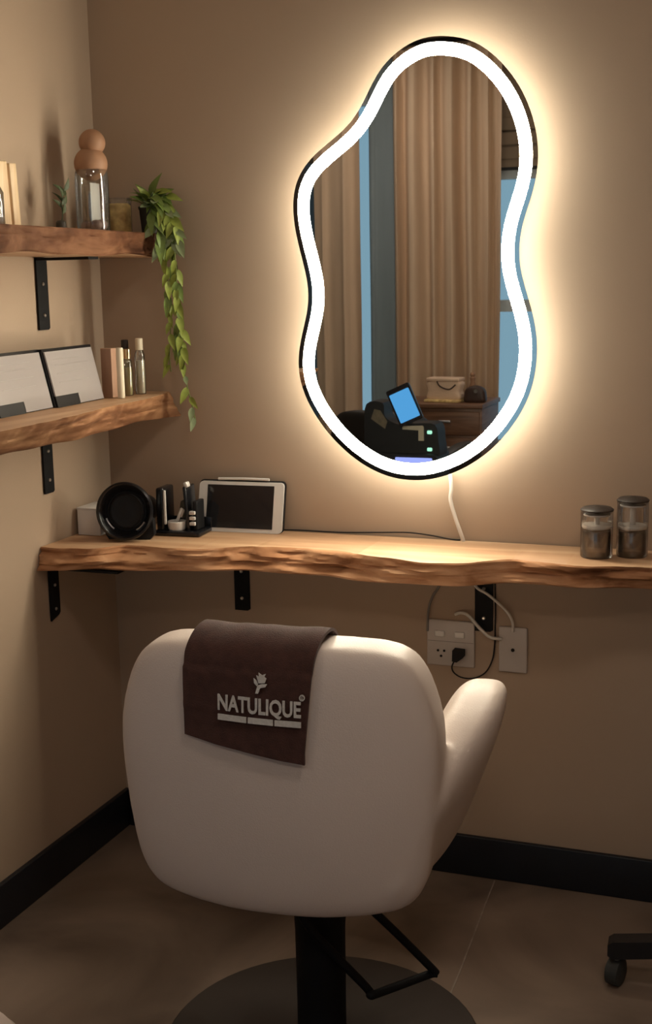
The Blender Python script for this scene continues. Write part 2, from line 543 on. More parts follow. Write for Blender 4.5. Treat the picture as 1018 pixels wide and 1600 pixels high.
hb = [p for p in inset(ib, -0.0015)]
v, f = [], []
for P, y in ((hb, -0.034), (hb, -0.050)):
    v += [mf(*p, y) for p in P]
for k in range(n):
    f.append((k, (k + 1) % n, (k + 1) % n + n, k + n))
link_mesh('back_light_strip', v, f, 'halo', mir, True, 40)

def cord(name, pts, r, mt, label, parts=None):
    o = MB().tube(pts, r, 10, 8).build(name, mt)
    if label:
        tag(o, label, 'cord')
    return o
cord('mirror_cord', [(0.950, -0.012, 1.040), (0.953, -0.012, 1.005), (0.951, -0.012, 0.975), (0.962, -0.012, 0.935), (0.975, -0.014, 0.90), (0.985, -0.012, 0.868), (0.99, -0.006, 0.82), (0.995, -0.006, 0.77)],
     0.0048, 'cable_white', 'white power cord hanging from the mirror down behind the desk shelf')

# ------------------------------------------------------------------ live-edge boards
def board(name, length, tops, bots, zt, zb, fn, mats, parent=None, seed=0.0, amp=0.010, NS=200, back=None):
    """fn(s, depth, z) -> 3-D ; tops/bots: depth of the upper / lower front edge along s"""
    NF = 14
    v, f, fm = [], [], []
    ring = NF + 1 + 2
    for i in range(NS + 1):
        s = length * i / NS
        dt, db = interp(tops, s), interp(bots, s)
        jt_ = 0.006 * noise.noise(Vector((s * 14, seed, 3.1))) + 0.004 * noise.noise(Vector((s * 37, seed, 9.1)))
        jb_ = 0.006 * noise.noise(Vector((s * 11, seed, 5.7)))
        zbot = zb + 0.006 * noise.noise(Vector((s * 7, seed, 1.3)))
        ztop = zt
        v.append(fn(s, 0.0, zb))
        for k in range(NF + 1):
            t = k / NF
            d = (db + jb_) * (1 - t) + (dt + jt_) * t
            z = zbot + (ztop - zbot) * t
            # bark-side relief: long slanted ridges
            q = Vector((s * 5.0 + t * 1.3, t * 2.2 - s * 1.7, seed))
            e = noise.noise(q) * 1.0 + 0.55 * noise.noise(q * 2.3 + Vector((7, 1, 0))) + 0.28 * noise.noise(q * 5.1)
            rd = 1 - abs(noise.noise(Vector((s * 3.2 + t * 1.1, t * 1.6 - s * 2.0, seed + 4)))) * 2
            e += 0.45 * max(0.0, rd) ** 3 * -1
            wgt = math.sin(math.pi * min(1, max(0, t))) ** 0.6
            d += amp * e * wgt
            # rounded arrises
            if k == 0: d -= 0.004
            if k == NF: d -= 0.003
            if k == NF - 1: z = ztop - 0.0035
            v.append(fn(s, max(0.02, d), z))
        v.append(fn(s, 0.0, zt))
    for i in range(NS):
        for k in range(ring):
            k2 = (k + 1) % ring
            f.append((i * ring + k, i * ring + k2, (i + 1) * ring + k2, (i + 1) * ring + k))
            fm.append(1 if 1 <= k <= NF else 0)
    f.append(tuple(range(ring)))
    fm.append(1)
    f.append(tuple(range(NS * ring, (NS + 1) * ring)))
    fm.append(1)
    me_ = link_mesh(name, v, f, mats, parent, True, 38, face_mats=fm)
    return me_

desk = board('desk_shelf', 1.80,
    [(0, .352), (.05, .358), (.12, .345), (.20, .275), (.30, .282), (.38, .272), (.515, .205), (.62, .192), (.71, .195), (.853, .240), (.95, .268), (1.02, .262), (1.14, .178), (1.22, .190), (1.29, .206), (1.45, .178), (1.6, .19), (1.8, .18)],
    [(0, .378), (.05, .37), (.16, .335), (.38, .288), (.53, .245), (.69, .236), (.80, .252), (.87, .266), (1.01, .262), (1.145, .198), (1.29, .204), (1.45, .160), (1.6, .17), (1.8, .17)],
    0.875, 0.822, lambda s, d, z: Vector((s + 0.002, -d - 0.004 if d > 0 else -0.004, z)), ['slab', 'live_edge'], seed=1.7, amp=0.019, NS=320)
tag(desk, 'long live-edge wooden slab desk shelf fixed below the mirror', 'shelf')
ush = board('wall_shelf', 0.98,
    [(0, .150), (.03, .185), (.06, .200), (.15, .195), (.30, .200), (.45, .205), (.7, .21), (.98, .21)],
    [(0, .172), (.05, .192), (.15, .195), (.4, .20), (.7, .205), (.98, .2)],
    1.634, 1.577, lambda s, d, z: Vector((d + 0.002, -s - 0.004, z)), ['slab_y', 'live_edge_shade'], seed=5.2, amp=0.009)
tag(ush, 'upper live-edge wooden wall shelf carrying the glass jars and trailing plant', 'shelf', 'corner wall shelves')
lsh = board('wall_shelf', 0.98,
    [(0, .190), (.05, .205), (.12, .225), (.22, .235), (.38, .240), (.60, .268), (.78, .28), (.98, .28)],
    [(0, .222), (.06, .200), (.12, .190), (.25, .20), (.40, .215), (.55, .213), (.68, .217), (.81, .222), (.98, .22)],
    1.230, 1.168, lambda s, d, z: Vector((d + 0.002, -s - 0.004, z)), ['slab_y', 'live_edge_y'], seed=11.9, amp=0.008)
tag(lsh, 'lower live-edge wooden wall shelf carrying the two white display cards', 'shelf', 'corner wall shelves')

# ------------------------------------------------------------------ angle brackets
def bracket(loc, face, vlen, hlen, w, label, slant=False):
    """face 'x': on the left wall, reaching out along +x; 'y': on the back wall, reaching out along -y"""
    t = 0.006
    r = empty('shelf_bracket', loc)
    tag(r, label, 'bracket', 'black shelf brackets')
    if face == 'x':
        P = lambda a, d, z: Vector((d, a, z))
    else:
        P = lambda a, d, z: Vector((a, -d, z))
    mb = MB()
    poly = [(-w / 2, -vlen + (0 if not slant else 0.0)), (w / 2 - 0.006, -vlen + (0.010 if slant else 0)), (w / 2, -vlen + (0.016 if slant else 0.004)), (w / 2, 0), (-w / 2, 0)]
    mb.prism(poly, 0.0015, t, lambda a, b, d: P(a, d, b)).build('upright_leg', 'black', r, smooth=False)
    mb = MB()
    mb.prism([(0.0015, -t), (hlen, -t), (hlen, 0), (0.0015, 0)], -w / 2, w / 2, lambda a, b, q: P(q, a, b)).build('shelf_leg', 'black', r, smooth=False)
    for z in (-0.36 * vlen, -0.80 * vlen):
        R = Matrix.Rotation(RAD(90), 3, 'Y') if face == 'x' else Matrix.Rotation(RAD(90), 3, 'X')
        MB().lathe([(0.0045, 0), (0.0045, 0.002), (0.003, 0.0035)], 12, P(0, t, z), R).build('bolt', 'steel', r)
    return r
bracket((0, -0.285, 1.5745), 'x', 0.172, 0.15, 0.046, 'black steel angle bracket under the upper wall shelf')
bracket((0, -0.305, 1.1660), 'x', 0.164, 0.15, 0.042, 'black steel angle bracket under the lower wall shelf')
bracket((0, -0.310, 0.8190), 'x', 0.140, 0.20, 0.042, 'black slant-ended bracket on the left wall under the desk end', True)
bracket((0.382, 0, 0.8190), 'y', 0.165, 0.16, 0.043, 'black steel bracket under the desk behind the salon chair')
bracket((1.033, 0, 0.8190), 'y', 0.170, 0.15, 0.045, 'black steel bracket under the desk between the socket plates')

# ------------------------------------------------------------------ salon chair
def chair_outline():
    half = [(0.0, 0.380), (0.10, 0.382), (0.20, 0.394), (0.246, 0.414), (0.272, 0.460), (0.284, 0.53), (0.292, 0.61), (0.296, 0.68),
            (0.293, 0.74), (0.280, 0.795), (0.262, 0.838), (0.236, 0.868), (0.19, 0.885), (0.10, 0.892), (0.0, 0.893)]
    return closed_path(half + [(-a, b) for a, b in half[-2:0:-1]], 4)
def back_bend(x, z):
    return 0.055 * (x / 0.3) ** 2 - 0.035 * (z - 0.45) + 0.02 * ((z - 0.63) / 0.25) ** 2
def rear_y(x, z, T=0.13, p=5):
    return -0.19 + back_bend(x, z) - T / 2

def sstep(x, a, b):
    t = max(0.0, min(1.0, (x - a) / (b - a)))
    return t * t * (3 - 2 * t)

def make_chair(name, label, leather, loc, rz):
    r = empty(name, loc, rz)
    tag(r, label, 'chair')
    # backrest and arms are blended into one soft shell, then parted along the corners
    mb = MB()
    mb.add(*pillow(chair_outline(), 0.13, 7, lambda a, b, c: Vector((a - 0.024, -0.19 + back_bend(a, b) + c, b))))
    arm = [(-0.20, 0.420), (-0.05, 0.402), (0.12, 0.42), (0.20, 0.46), (0.228, 0.54), (0.226, 0.62), (0.205, 0.690), (0.155, 0.732), (0.08, 0.742),
           (0.00, 0.722), (-0.08, 0.685), (-0.15, 0.645), (-0.205, 0.59), (-0.215, 0.50)]
    oa = closed_path(arm, 5)
    for sgn in (-1, 1):
        mb.add(*pillow(oa, 0.125, 3.6, lambda a, b, c: Vector((sgn * (0.216 + 0.36 * (b - 0.43) - 0.035 * (1 - sstep(a, -0.19, 0.04)) + c) - 0.016, a, b))))
    tmp = mb.build('tmp_shell', leather)
    md = tmp.modifiers.new('r', 'REMESH')
    md.mode = 'VOXEL'
    md.voxel_size = 0.007
    md2 = tmp.modifiers.new('s', 'SMOOTH')
    md2.factor = 0.5
    md2.iterations = 9
    ev = tmp.evaluated_get(bpy.context.evaluated_depsgraph_get())
    me = bpy.data.meshes.new_from_object(ev)
    co = [q.co.copy() for q in me.vertices]
    no = [q.normal.copy() for q in me.vertices]
    sets = {'backrest': [], 'arm_l': [], 'arm_r': []}
    for p in me.polygons:
        c = p.center
        if abs(c.x + 0.016) > 0.19 and c.y > -0.125:
            sets['arm_l' if c.x < 0 else 'arm_r'].append(tuple(p.vertices))
        else:
            sets['backrest'].append(tuple(p.vertices))
    bpy.data.objects.remove(tmp)
    for key, fs in sets.items():
        used = sorted({q for p in fs for q in p})
        ix = {q: n_ for n_, q in enumerate(used)}
        pm = bpy.data.meshes.new('backrest' if key == 'backrest' else 'armrest')
        pm.from_pydata([tuple(co[q]) for q in used], [], [tuple(ix[q] for q in p) for p in fs])
        pm.materials.append(M[leather])
        for p in pm.polygons:
            p.use_smooth = True
        pm.normals_split_custom_set_from_vertices([tuple(no[q]) for q in used])
        po_ = bpy.data.objects.new(pm.name.split('.')[0], pm)
        COL.objects.link(po_)
        po_.parent = r
    so = closed_path([(-0.17, -0.15), (0.15, -0.15), (0.16, 0.05), (0.155, 0.20), (0.13, 0.235), (-0.15, 0.235), (-0.175, 0.20), (-0.18, 0.05)], 5)
    v, f = pillow(so, 0.12, 5, lambda a, b, c: Vector((a, b, 0.455 + c)))
    link_mesh('seat', v, f, leather, r)
    mb = MB().box((0, 0, 0.385), (0.20, 0.22, 0.03), 0.006)
    mb.build('seat_plate', 'black', r)
    mb = MB().tube([(-0.05, -0.02, 0.378), (-0.10, -0.07, 0.372), (-0.118, -0.09, 0.370)], 0.008, 10, 4)
    mb.build('pump_lever', 'black', r)
    MB().lathe([(0.066, 0.372), (0.060, 0.355), (0.054, 0.33), (0.050, 0.25), (0.049, 0.10), (0.049, 0.02), (0.052, 0.016)], 32).build('column', 'black', r)
    MB().lathe([(0.315, 0.0), (0.318, 0.004), (0.312, 0.010), (0.20, 0.015), (0.06, 0.022), (0.052, 0.024)], 64).build('base_plate', 'pedestal', r)
    # bent tube footrest
    ft = MB()
    pts = [(0.028, -0.035, 0.372), (0.105, -0.023, 0.315), (0.21, 0.061, 0.155), (0.215, 0.066, 0.14), (0.204, 0.065, 0.135), (0.12, -0.023, 0.135), (0.107, -0.031, 0.135), (0.098, -0.024, 0.145), (-0.008, -0.092, 0.315), (-0.013, -0.051, 0.372)]
    ft.tube(pts, 0.0085, 10, 6)
    ft.build('footrest', 'black', r)
    return r
CH = (0.898, -0.808, 0.0)
RZ = RAD(6)
chair = make_chair('salon_chair', 'cream leather tub salon chair with a brown towel over its back', 'leather', CH, RZ)

# towel draped over the backrest
towel = empty('hand_towel', CH, RZ)
tag(towel, 'dark brown towel with pale lettering draped over the chair back', 'towel')
def towel_pt(u, s, off):
    """u 0..1 across, s: metres down from the ridge (negative = front side)"""
    xt = -0.158 + 0.236 * u
    ztop = 0.906
    # rear hem runs lower towards the right
    rr = 0.072
    L = math.pi * rr / 2
    xx = xt
    if s >= 0:
        hem = s / 0.25
        xl, xr = -0.168, 0.054 + (0.078 - 0.054) * max(0, 1 - hem)
        xx = (xl + (0.010) * (1 - min(1, hem * 3))) * (1 - u) + xr * u
    cy = -0.19 + back_bend(xx, 0.87)
    if abs(s) < L:
        a = s / rr
        y = cy - math.sin(a) * (rr - 0.002)
        z = ztop - rr * 0.72 * (1 - math.cos(a))
    elif s > 0:
        z = ztop - rr * 0.72 - (s - L)
        y = min(cy - rr + 0.002, rear_y(xx, z) - 0.006)
        y = rear_y(xx, z) - 0.005 - 0.004 * (noise.noise(Vector((xx * 9, z * 7, 2))) + 0.6)
    else:
        z = ztop - rr * 0.72 + (s + L)
        y = cy + rr
    y2 = y - off * (1 if s > 0 else -1) if abs(s) > L else y - off * math.sin(s / rr)
    z2 = z if abs(s) > L else z + off * math.cos(s / rr)
    return Vector((xx, y2, z2))
def towel_len(u):
    return 0.236 + 0.034 * u
v, f = [], []
NU, NV = 40, 70
for lay in (0.001, 0.0075):
    for j in range(NV + 1):
        for i in range(NU + 1):
            u = i / NU
            s = -0.17 + (towel_len(u) + 0.17) * j / NV
            wob = 0.0025 * noise.noise(Vector((u * 6, s * 9, lay * 50))) if lay > 0.005 else 0
            fold = 0.006 * max(0, 1 - abs(s - (towel_len(u) - 0.055 - 0.02 * u)) / 0.008) if lay > 0.005 and s > 0.1 else 0
            v.append(towel_pt(u, s, lay + wob + 0.35 * fold))
W = NU + 1
K = W * (NV + 1)
for j in range(NV):
    for i in range(NU):
        a = j * W + i
        f.append((a, a + 1, a + W + 1, a + W))
        f.append((K + a, K + a + W, K + a + W + 1, K + a + 1))
for i in range(NU):
    f.append((i, K + i, K + i + 1, i + 1))
    a = NV * W + i
    f.append((a, a + 1, K + a + 1, K + a))
for j in range(NV):
    a = j * W
    f.append((a, a + W, K + a + W, K + a))
    a = j * W + NU
    f.append((a, K + a, K + a + W, a + W))
link_mesh('cloth', v, f, 'towel', towel, True, 60)

def rear_surface(x, z):
    return rear_y(x, z) - 0.005 - 0.004 * (noise.noise(Vector((x * 9, z * 7, 2))) + 0.6) - 0.0125
def emboss(name, polys, mt, parent):
    """polys: list of closed (x, z) outlines laid on the rear of the towel"""
    mb = MB()
    for P in polys:
        mb.prism(P, 0.0, 0.0022, lambda a, b, t: Vector((a, rear_surface(a, b) + 0.006 - t - 0.006, b)))
    return mb.build(name, mt, parent, smooth=False)
def text_mesh(name, body, size, x, z, slope, mt, parent, width):
    cu = bpy.data.curves.new(name, 'FONT')
    cu.body = body
    cu.size = size
    cu.extrude = 0.0011
    cu.offset = size * 0.024
    cu.resolution_u = 3
    to = bpy.data.objects.new('tmp_text', cu)
    COL.objects.link(to)
    dg = bpy.context.evaluated_depsgraph_get()
    me = bpy.data.meshes.new_from_object(to.evaluated_get(dg))
    bpy.data.objects.remove(to)
    mx = max(q.co.x for q in me.vertices)
    mn = min(q.co.x for q in me.vertices)
    k = width / (mx - mn)
    for q in me.vertices:
        a = x + (q.co.x - mn) * k
        b = z + q.co.y + slope * (a - x)
        q.co = Vector((a, rear_surface(a, b) - 0.0011 - q.co.z, b))
    me.materials.clear()
    me.materials.append(M[mt])
    o = bpy.data.objects.new(name, me)
    COL.objects.link(o)
    o.parent = parent
    return o
TX, TZ = -0.099, 0.787
text_mesh('lettering', 'NATULIQUE', 0.038, TX, TZ, -0.02, 'thread', towel, 0.150)
text_mesh('registered_mark', '®', 0.014, TX + 0.147, TZ + 0.026, 0, 'thread', towel, 0.010)
for a, b in ((0.0, 0.053), (0.056, 0.101), (0.104, 0.150)):
    emboss('underline_bar', [[(TX + a, TZ - 0.008 - 0.02 * a), (TX + a, TZ - 0.018 - 0.02 * a), (TX + b, TZ - 0.018 - 0.02 * b), (TX + b, TZ - 0.008 - 0.02 * b)]], 'thread', towel)
ex, ez = TX + 0.078, TZ + 0.034
leafpolys = [
    [(ex - 0.008, ez), (ex - 0.003, ez), (ex + 0.001, ez + 0.010), (ex + 0.010, ez + 0.012), (ex + 0.013, ez + 0.017), (ex + 0.004, ez + 0.017), (ex + 0.001, ez + 0.016), (ex - 0.004, ez + 0.014)],
    [(ex - 0.005, ez + 0.013), (ex - 0.010, ez + 0.018), (ex - 0.011, ez + 0.026), (ex - 0.006, ez + 0.022), (ex - 0.003, ez + 0.016)],
    [(ex - 0.002, ez + 0.018), (ex + 0.009, ez + 0.019), (ex + 0.012, ez + 0.027), (ex + 0.008, ez + 0.029), (ex + 0.011, ez + 0.035), (ex + 0.004, ez + 0.032), (ex - 0.002, ez + 0.036), (ex - 0.001, ez + 0.029), (ex - 0.006, ez + 0.031)],
]
for P in leafpolys:
    emboss('leaf_emblem', [P], 'thread', towel)

# ------------------------------------------------------------------ sockets and cables
def rect_plate(mb, x0, x1, z0, z1, y0, y1, bev=0.003):
    return mb.box(((x0 + x1) / 2, (y0 + y1) / 2, (z0 + z1) / 2), (x1 - x0, abs(y1 - y0), z1 - z0), bev)
sx, sz = 0.949, 0.6115
s1 = empty('wall_socket', (sx, 0, sz))
tag(s1, 'square beige double socket plate with two switches and a black plug', 'socket')
rect_plate(MB(), -0.061, 0.061, -0.059, 0.059, -0.0005, -0.008).build('cover_plate', 'plate', s1)
rect_plate(MB(), -0.0585, 0.0585, 0.004, 0.005, -0.008, -0.0085, 0).build('seam', 'cable_grey', s1, smooth=False)
for x in (-0.027, 0.024):
    rect_plate(MB(), x - 0.013, x + 0.013, 0.016, 0.032, -0.008, -0.013, 0.003).build('switch', 'white', s1)
hs = MB()
for x, z in ((-0.032, -0.020), (-0.016, -0.020), (-0.024, -0.034)):
    hs.lathe([(0.0032, 0.0), (0.0032, 0.0008)], 12, (x, -0.0082, z), Matrix.Rotation(RAD(90), 3, 'X'))
hs.build('socket_holes', 'cable_black', s1)
s2 = empty('blank_plate', (1.1065, 0, 0.608))
tag(s2, 'narrow beige blank cover plate with a small dark hole in its middle', 'socket')
rect_plate(MB(), -0.0352, 0.0352, -0.0575, 0.0575, -0.0005, -0.008).build('cover_plate', 'plate', s2)
MB().lathe([(0.0045, 0.0), (0.0045, 0.001)], 16, (0.0, -0.0082, 0.0), Matrix.Rotation(RAD(90), 3, 'X')).build('cable_hole', 'cable_black', s2)
pc = empty('plugged_lead', (0.973, -0.008, 0.59))
tag(pc, 'black plug in the square socket with a thin dark looping lead', 'cord')
PL = Vector((0.973, -0.008, 0.59))
MB().prism([(-0.013, -0.016), (-0.001, -0.018), (0.014, -0.006), (0.014, 0.011), (-0.012, 0.012)], -0.0008, -0.028, XZ).build('plug', 'cable_black', pc, smooth=False)
lead = [(0.964, -0.026, 0.574), (0.957, -0.024, 0.556), (0.962, -0.02, 0.540), (0.982, -0.018, 0.529), (1.012, -0.016, 0.530), (1.040, -0.014, 0.547), (1.056, -0.008, 0.58), (1.0605, -0.004, 0.62), (1.0612, -0.004, 0.66), (1.062, -0.004, 0.70), (1.060, -0.004, 0.80)]
MB().tube([Vector(p) - PL for p in lead], 0.0019, 8, 8).build('lead', 'cable_black', pc)
cord('grey_cable', [(0.925, -0.012, 0.80), (0.922, -0.011, 0.76), (0.904, -0.010, 0.73), (0.894, -0.009, 0.70), (0.8915, -0.010, 0.672), (0.8905, -0.011, 0.64)], 0.0030, 'cable_grey', 'thin grey cable hanging down the left edge of the square socket')
cord('desk_cable', [(1.00, -0.016, 0.80), (1.018, -0.020, 0.764), (1.045, -0.020, 0.748), (1.072, -0.018, 0.727), (1.095, -0.015, 0.703), (1.106, -0.012, 0.680), (1.107, -0.010, 0.655)], 0.0036, 'cable_white', 'white cable arching from the desk into the top of the narrow plate')
cord('link_cable', [(0.962, -0.010, 0.688), (0.975, -0.014, 0.694), (0.992, -0.020, 0.694), (1.008, -0.026, 0.684), (1.026, -0.026, 0.664), (1.045, -0.022, 0.645), (1.060, -0.020, 0.638), (1.080, -0.014, 0.636)], 0.0042, 'cable_white', 'white cable sagging between the square socket and the narrow plate')
cord('desk_back_wire', [(0.46, -0.012, 0.8765), (0.55, -0.008, 0.879), (0.66, -0.007, 0.879), (0.76, -0.007, 0.884), (0.84, -0.008, 0.888), (0.90, -0.008, 0.884), (0.95, -0.01, 0.8775), (0.975, -0.012, 0.8772)], 0.0017, 'cable_black', 'thin dark wire lying along the back of the desk beside the tablet')

# ------------------------------------------------------------------ things on the desk
DT = 0.8755
# tablet
def rounded_rect(x0, x1, z0, z1, r, n=6):
    P = []
    for cx_, cz_, a0 in ((x1 - r, z1 - r, 0), (x0 + r, z1 - r, 90), (x0 + r, z0 + r, 180), (x1 - r, z0 + r, 270)):
        for k in range(n + 1):
            a = RAD(a0 + 90 * k / n)
            P.append((cx_ + r * math.cos(a), cz_ + r * math.sin(a)))
    return P
tb = empty('tablet', (0.402, -0.052, DT), RAD(3))
tag(tb, 'white-bordered tablet with a dark blank screen leaning against the wall', 'tablet')
lean = lambda a, b, t: Vector((a, t + b * math.tan(RAD(14)), b))
MB().prism(rounded_rect(-0.116, 0.116, 0.0, 0.126, 0.010), 0.0, -0.007, lean).build('white_frame', 'white', tb, auto=30)
MB().prism(rounded_rect(-0.119, 0.119, -0.0003, 0.129, 0.012), 0.0065, 0.0002, lean).build('dark_case', 'soft_black', tb, auto=30)
MB().prism(rounded_rect(-0.0925, 0.0905, 0.010, 0.118, 0.001, 2), -0.0068, -0.0076, lean).build('screen', 'screen', tb, auto=30)
MB().tube([(-0.065, 0.028, 0.1325), (0.0, 0.028, 0.134), (0.075, 0.028, 0.1335)], 0.0035, 10, 4).build('stylus', 'white', tb)

# two jars with lift-out discs
def lift_jar(loc, r, h, zdisc, label):
    j = empty('disinfectant_jar', loc)
    tag(j, label, 'jar', 'glass jars at the right end of the desk')
    MB().lathe([(r - 0.002, 0.0), (r, 0.003), (r, h - 0.004), (r - 0.003, h - 0.001)], 40).build('glass_body', 'glass_smoke', j)
    MB().lathe([(r + 0.0005, h - 0.001), (r + 0.001, h + 0.002), (r - 0.004, h + 0.006), (0.008, h + 0.008), (0.004, h + 0.010)], 40).build('lid', 'lidbrown', j)
    MB().lathe([(r - 0.007, h - 0.0125), (r - 0.006, h - 0.011), (r - 0.007, h - 0.009)], 40).build('lid_seal', 'white', j)
    MB().lathe([(0.0065, zdisc), (0.0065, h - 0.009)], 16).build('lift_rod', 'white', j)
    MB().lathe([(r - 0.004, zdisc - 0.004), (r - 0.0025, zdisc), (r - 0.004, zdisc + 0.004)], 40).build('lift_disc', 'bright_white', j)
    MB().lathe([(r - 0.006, 0.003), (r - 0.005, 0.006), (r - 0.005, zdisc - 0.012), (r - 0.006, zdisc - 0.010)], 40).build('liquid', 'murky', j)
    return j
M['murky'] = thin_glass('grey_liquid', (0.50, 0.47, 0.45), 0.25, 0.15)
lift_jar((1.318, -0.100, DT), 0.0365, 0.108, 0.071, 'shorter lidded glass jar with a white disc inside on the desk')
lift_jar((1.394, -0.070, DT), 0.0355, 0.128, 0.068, 'taller lidded glass jar with a white disc inside on the desk')

# black round dryer with diffuser
dr = empty('hair_dryer', (0.170, -0.215, DT), RAD(12))
tag(dr, 'black hair dryer head with a big round bowl facing the room', 'hair dryer')
RX = Matrix.Rotation(RAD(82), 3, 'X')
C0 = Vector((0, -0.01, 0.0745))
MB().lathe([(0.030, -0.072), (0.036, -0.07), (0.046, -0.05), (0.060, -0.015), (0.071, 0.004), (0.0735, 0.012), (0.0725, 0.018), (0.068, 0.0195), (0.064, 0.016), (0.058, 0.002), (0.050, -0.006), (0.049, -0.005)], 56, C0, RX).build('diffuser_bowl', 'gloss_black', dr)
MB().lathe([(0.049, -0.006), (0.046, -0.001), (0.042, 0.001), (0.040, -0.002), (0.03, -0.004), (0.012, -0.003), (0.004, -0.002)], 48, C0, RX).build('lens_disc', 'soft_black', dr)
MB().lathe([(0.034, -0.17), (0.038, -0.16), (0.040, -0.12), (0.037, -0.08), (0.031, -0.071)], 32, C0, RX).build('motor_body', 'soft_black', dr)
st = MB().prism([(-0.052, 0.0), (0.055, 0.0), (0.066, 0.012), (0.064, 0.05), (0.048, 0.062), (-0.048, 0.062), (-0.064, 0.048), (-0.060, 0.012)], 0.022, 0.0, XZ)
st.build('stand', 'soft_black', dr, smooth=False)
for k, (a, b) in enumerate(((200, 235), (300, 330))):
    arc = [C0 + RX @ Vector((0.0545 * math.cos(RAD(t)), 0.0545 * math.sin(RAD(t)), 0.001)) for t in range(a, b + 1, 5)]
    MB().tube(arc, 0.0025, 8, 2).build('chrome_inlay', 'alu', dr)

# black caddy with compartments
ck = empty('tool_caddy', (0.268, -0.105, DT), RAD(4))
tag(ck, 'black hair tool caddy with tall side plates between dryer and tablet', 'caddy')
mb = MB().box((0.0, 0.0, 0.006), (0.125, 0.09, 0.012), 0.003)
mb.box((0.0, 0.042, 0.022), (0.125, 0.006, 0.030), 0.002)
mb.build('tray', 'gloss_black', ck)
MB().box((-0.048, 0.0, 0.064), (0.022, 0.07, 0.115), 0.006).build('side_plate', 'gloss_black', ck)
MB().box((-0.034, -0.034, 0.072), (0.0065, 0.006, 0.088), 0.002).build('white_edge', 'white', ck)
MB().box((0.020, 0.005, 0.066), (0.009, 0.06, 0.118), 0.003, Matrix.Rotation(RAD(-4), 3, 'Y')).build('side_plate', 'gloss_black', ck)
MB().box((0.019, -0.012, 0.129), (0.010, 0.02, 0.014), 0.003, Matrix.Rotation(RAD(-20), 3, 'Y')).build('white_cap', 'white', ck)
MB().lathe([(0.020, 0.012), (0.023, 0.016), (0.024, 0.034), (0.023, 0.035), (0.021, 0.018)], 32, (-0.010, -0.016, 0)).build('white_cup', 'white', ck)
for z in (0.030, 0.044, 0.058):
    MB().box((0.036, -0.012, z), (0.016, 0.03, 0.009), 0.002).build('white_clip', 'white', ck)
MB().box((0.042, 0.004, 0.05), (0.012, 0.05, 0.075), 0.003).build('divider', 'soft_black', ck)
def brush(loc, a, label):
    b = empty('hair_clip', loc)
    tag(b, label, 'clip')
    R = Matrix.Rotation(RAD(a), 3, 'Y')
    MB().box(R @ Vector((0, 0, 0.026)), (0.008, 0.006, 0.052), 0.002, R).build('jaw', 'white', b)
    MB().box(R @ Vector((0.006, 0, 0.040)), (0.006, 0.006, 0.022), 0.002, R).build('grip', 'plate', b)
brush((0.252, -0.118, DT + 0.020), 24, 'white plastic clip leaning inside the white cup of the caddy')
hn = empty('hair_net_roll', (0.262, -0.081, DT + 0.0125))
tag(hn, 'olive brown roll standing in the black caddy behind the clip', 'roll')
MB().lathe([(0.011, 0.0), (0.0125, 0.01), (0.013, 0.05), (0.010, 0.066), (0.004, 0.070)], 28).build('wrap', 'olive', hn)
MB().lathe([(0.0132, 0.020), (0.0136, 0.022), (0.0132, 0.026)], 28).build('band', 'lidbrown', hn)

# white carton in the corner
cb = empty('carton', (0.034, -0.150, DT), RAD(0))
tag(cb, 'small white carton at the left wall behind the black hair dryer', 'box')
MB().box((0.01, 0, 0.033), (0.066, 0.09, 0.066), 0.0015).build('carton_body', 'white', cb)
MB().box((0.01, 0, 0.0685), (0.068, 0.092, 0.005), 0.001).build('carton_lid', 'white', cb)

# ------------------------------------------------------------------ things on the upper shelf
UT = 1.6345
# stoppered bottle
bt_ = empty('stoppered_jar', (0.094, -0.180, UT))
tag(bt_, 'clear glass bottle topped by two stacked brown balls on the upper shelf', 'bottle')
MB().lathe([(0.036, 0.0), (0.040, 0.003), (0.041, 0.010), (0.041, 0.125), (0.040, 0.140), (0.037, 0.152)], 40).build('glass_body', 'glass', bt_)
MB().ball((0, 0, 0.164), 0.0405).build('ball_stopper', 'clay', bt_)
MB().ball((0.004, 0.004, 0.214), 0.0320).build('top_ball', 'clay', bt_)
MB().box((0.004, 0.006, 0.066), (0.002, 0.044, 0.105), 0.0005).build('card_insert', 'white', bt_)
for k, (x, y, r_) in enumerate(((-0.012, -0.014, 0.013), (0.014, -0.012, 0.014), (0.012, 0.016, 0.015), (-0.014, 0.012, 0.013))):
    MB().ball((x, y, 0.0035 + r_), r_, (1.1, 1.0, 0.9)).build('pebble', 'pebble', bt_)
# jar of chips
cj = empty('glass_jar', (0.112, -0.086, UT))
tag(cj, 'small open glass jar filled with amber chips beside the trailing plant', 'jar')
MB().lathe([(0.030, 0.0), (0.0325, 0.004), (0.0325, 0.076), (0.0345, 0.081), (0.0345, 0.086)], 36).build('glass_body', 'pane', cj)
MB().lathe([(0.028, 0.003), (0.0305, 0.006), (0.0305, 0.068), (0.026, 0.073), (0.008, 0.072)], 28).build('chip_filling', 'cork', cj)
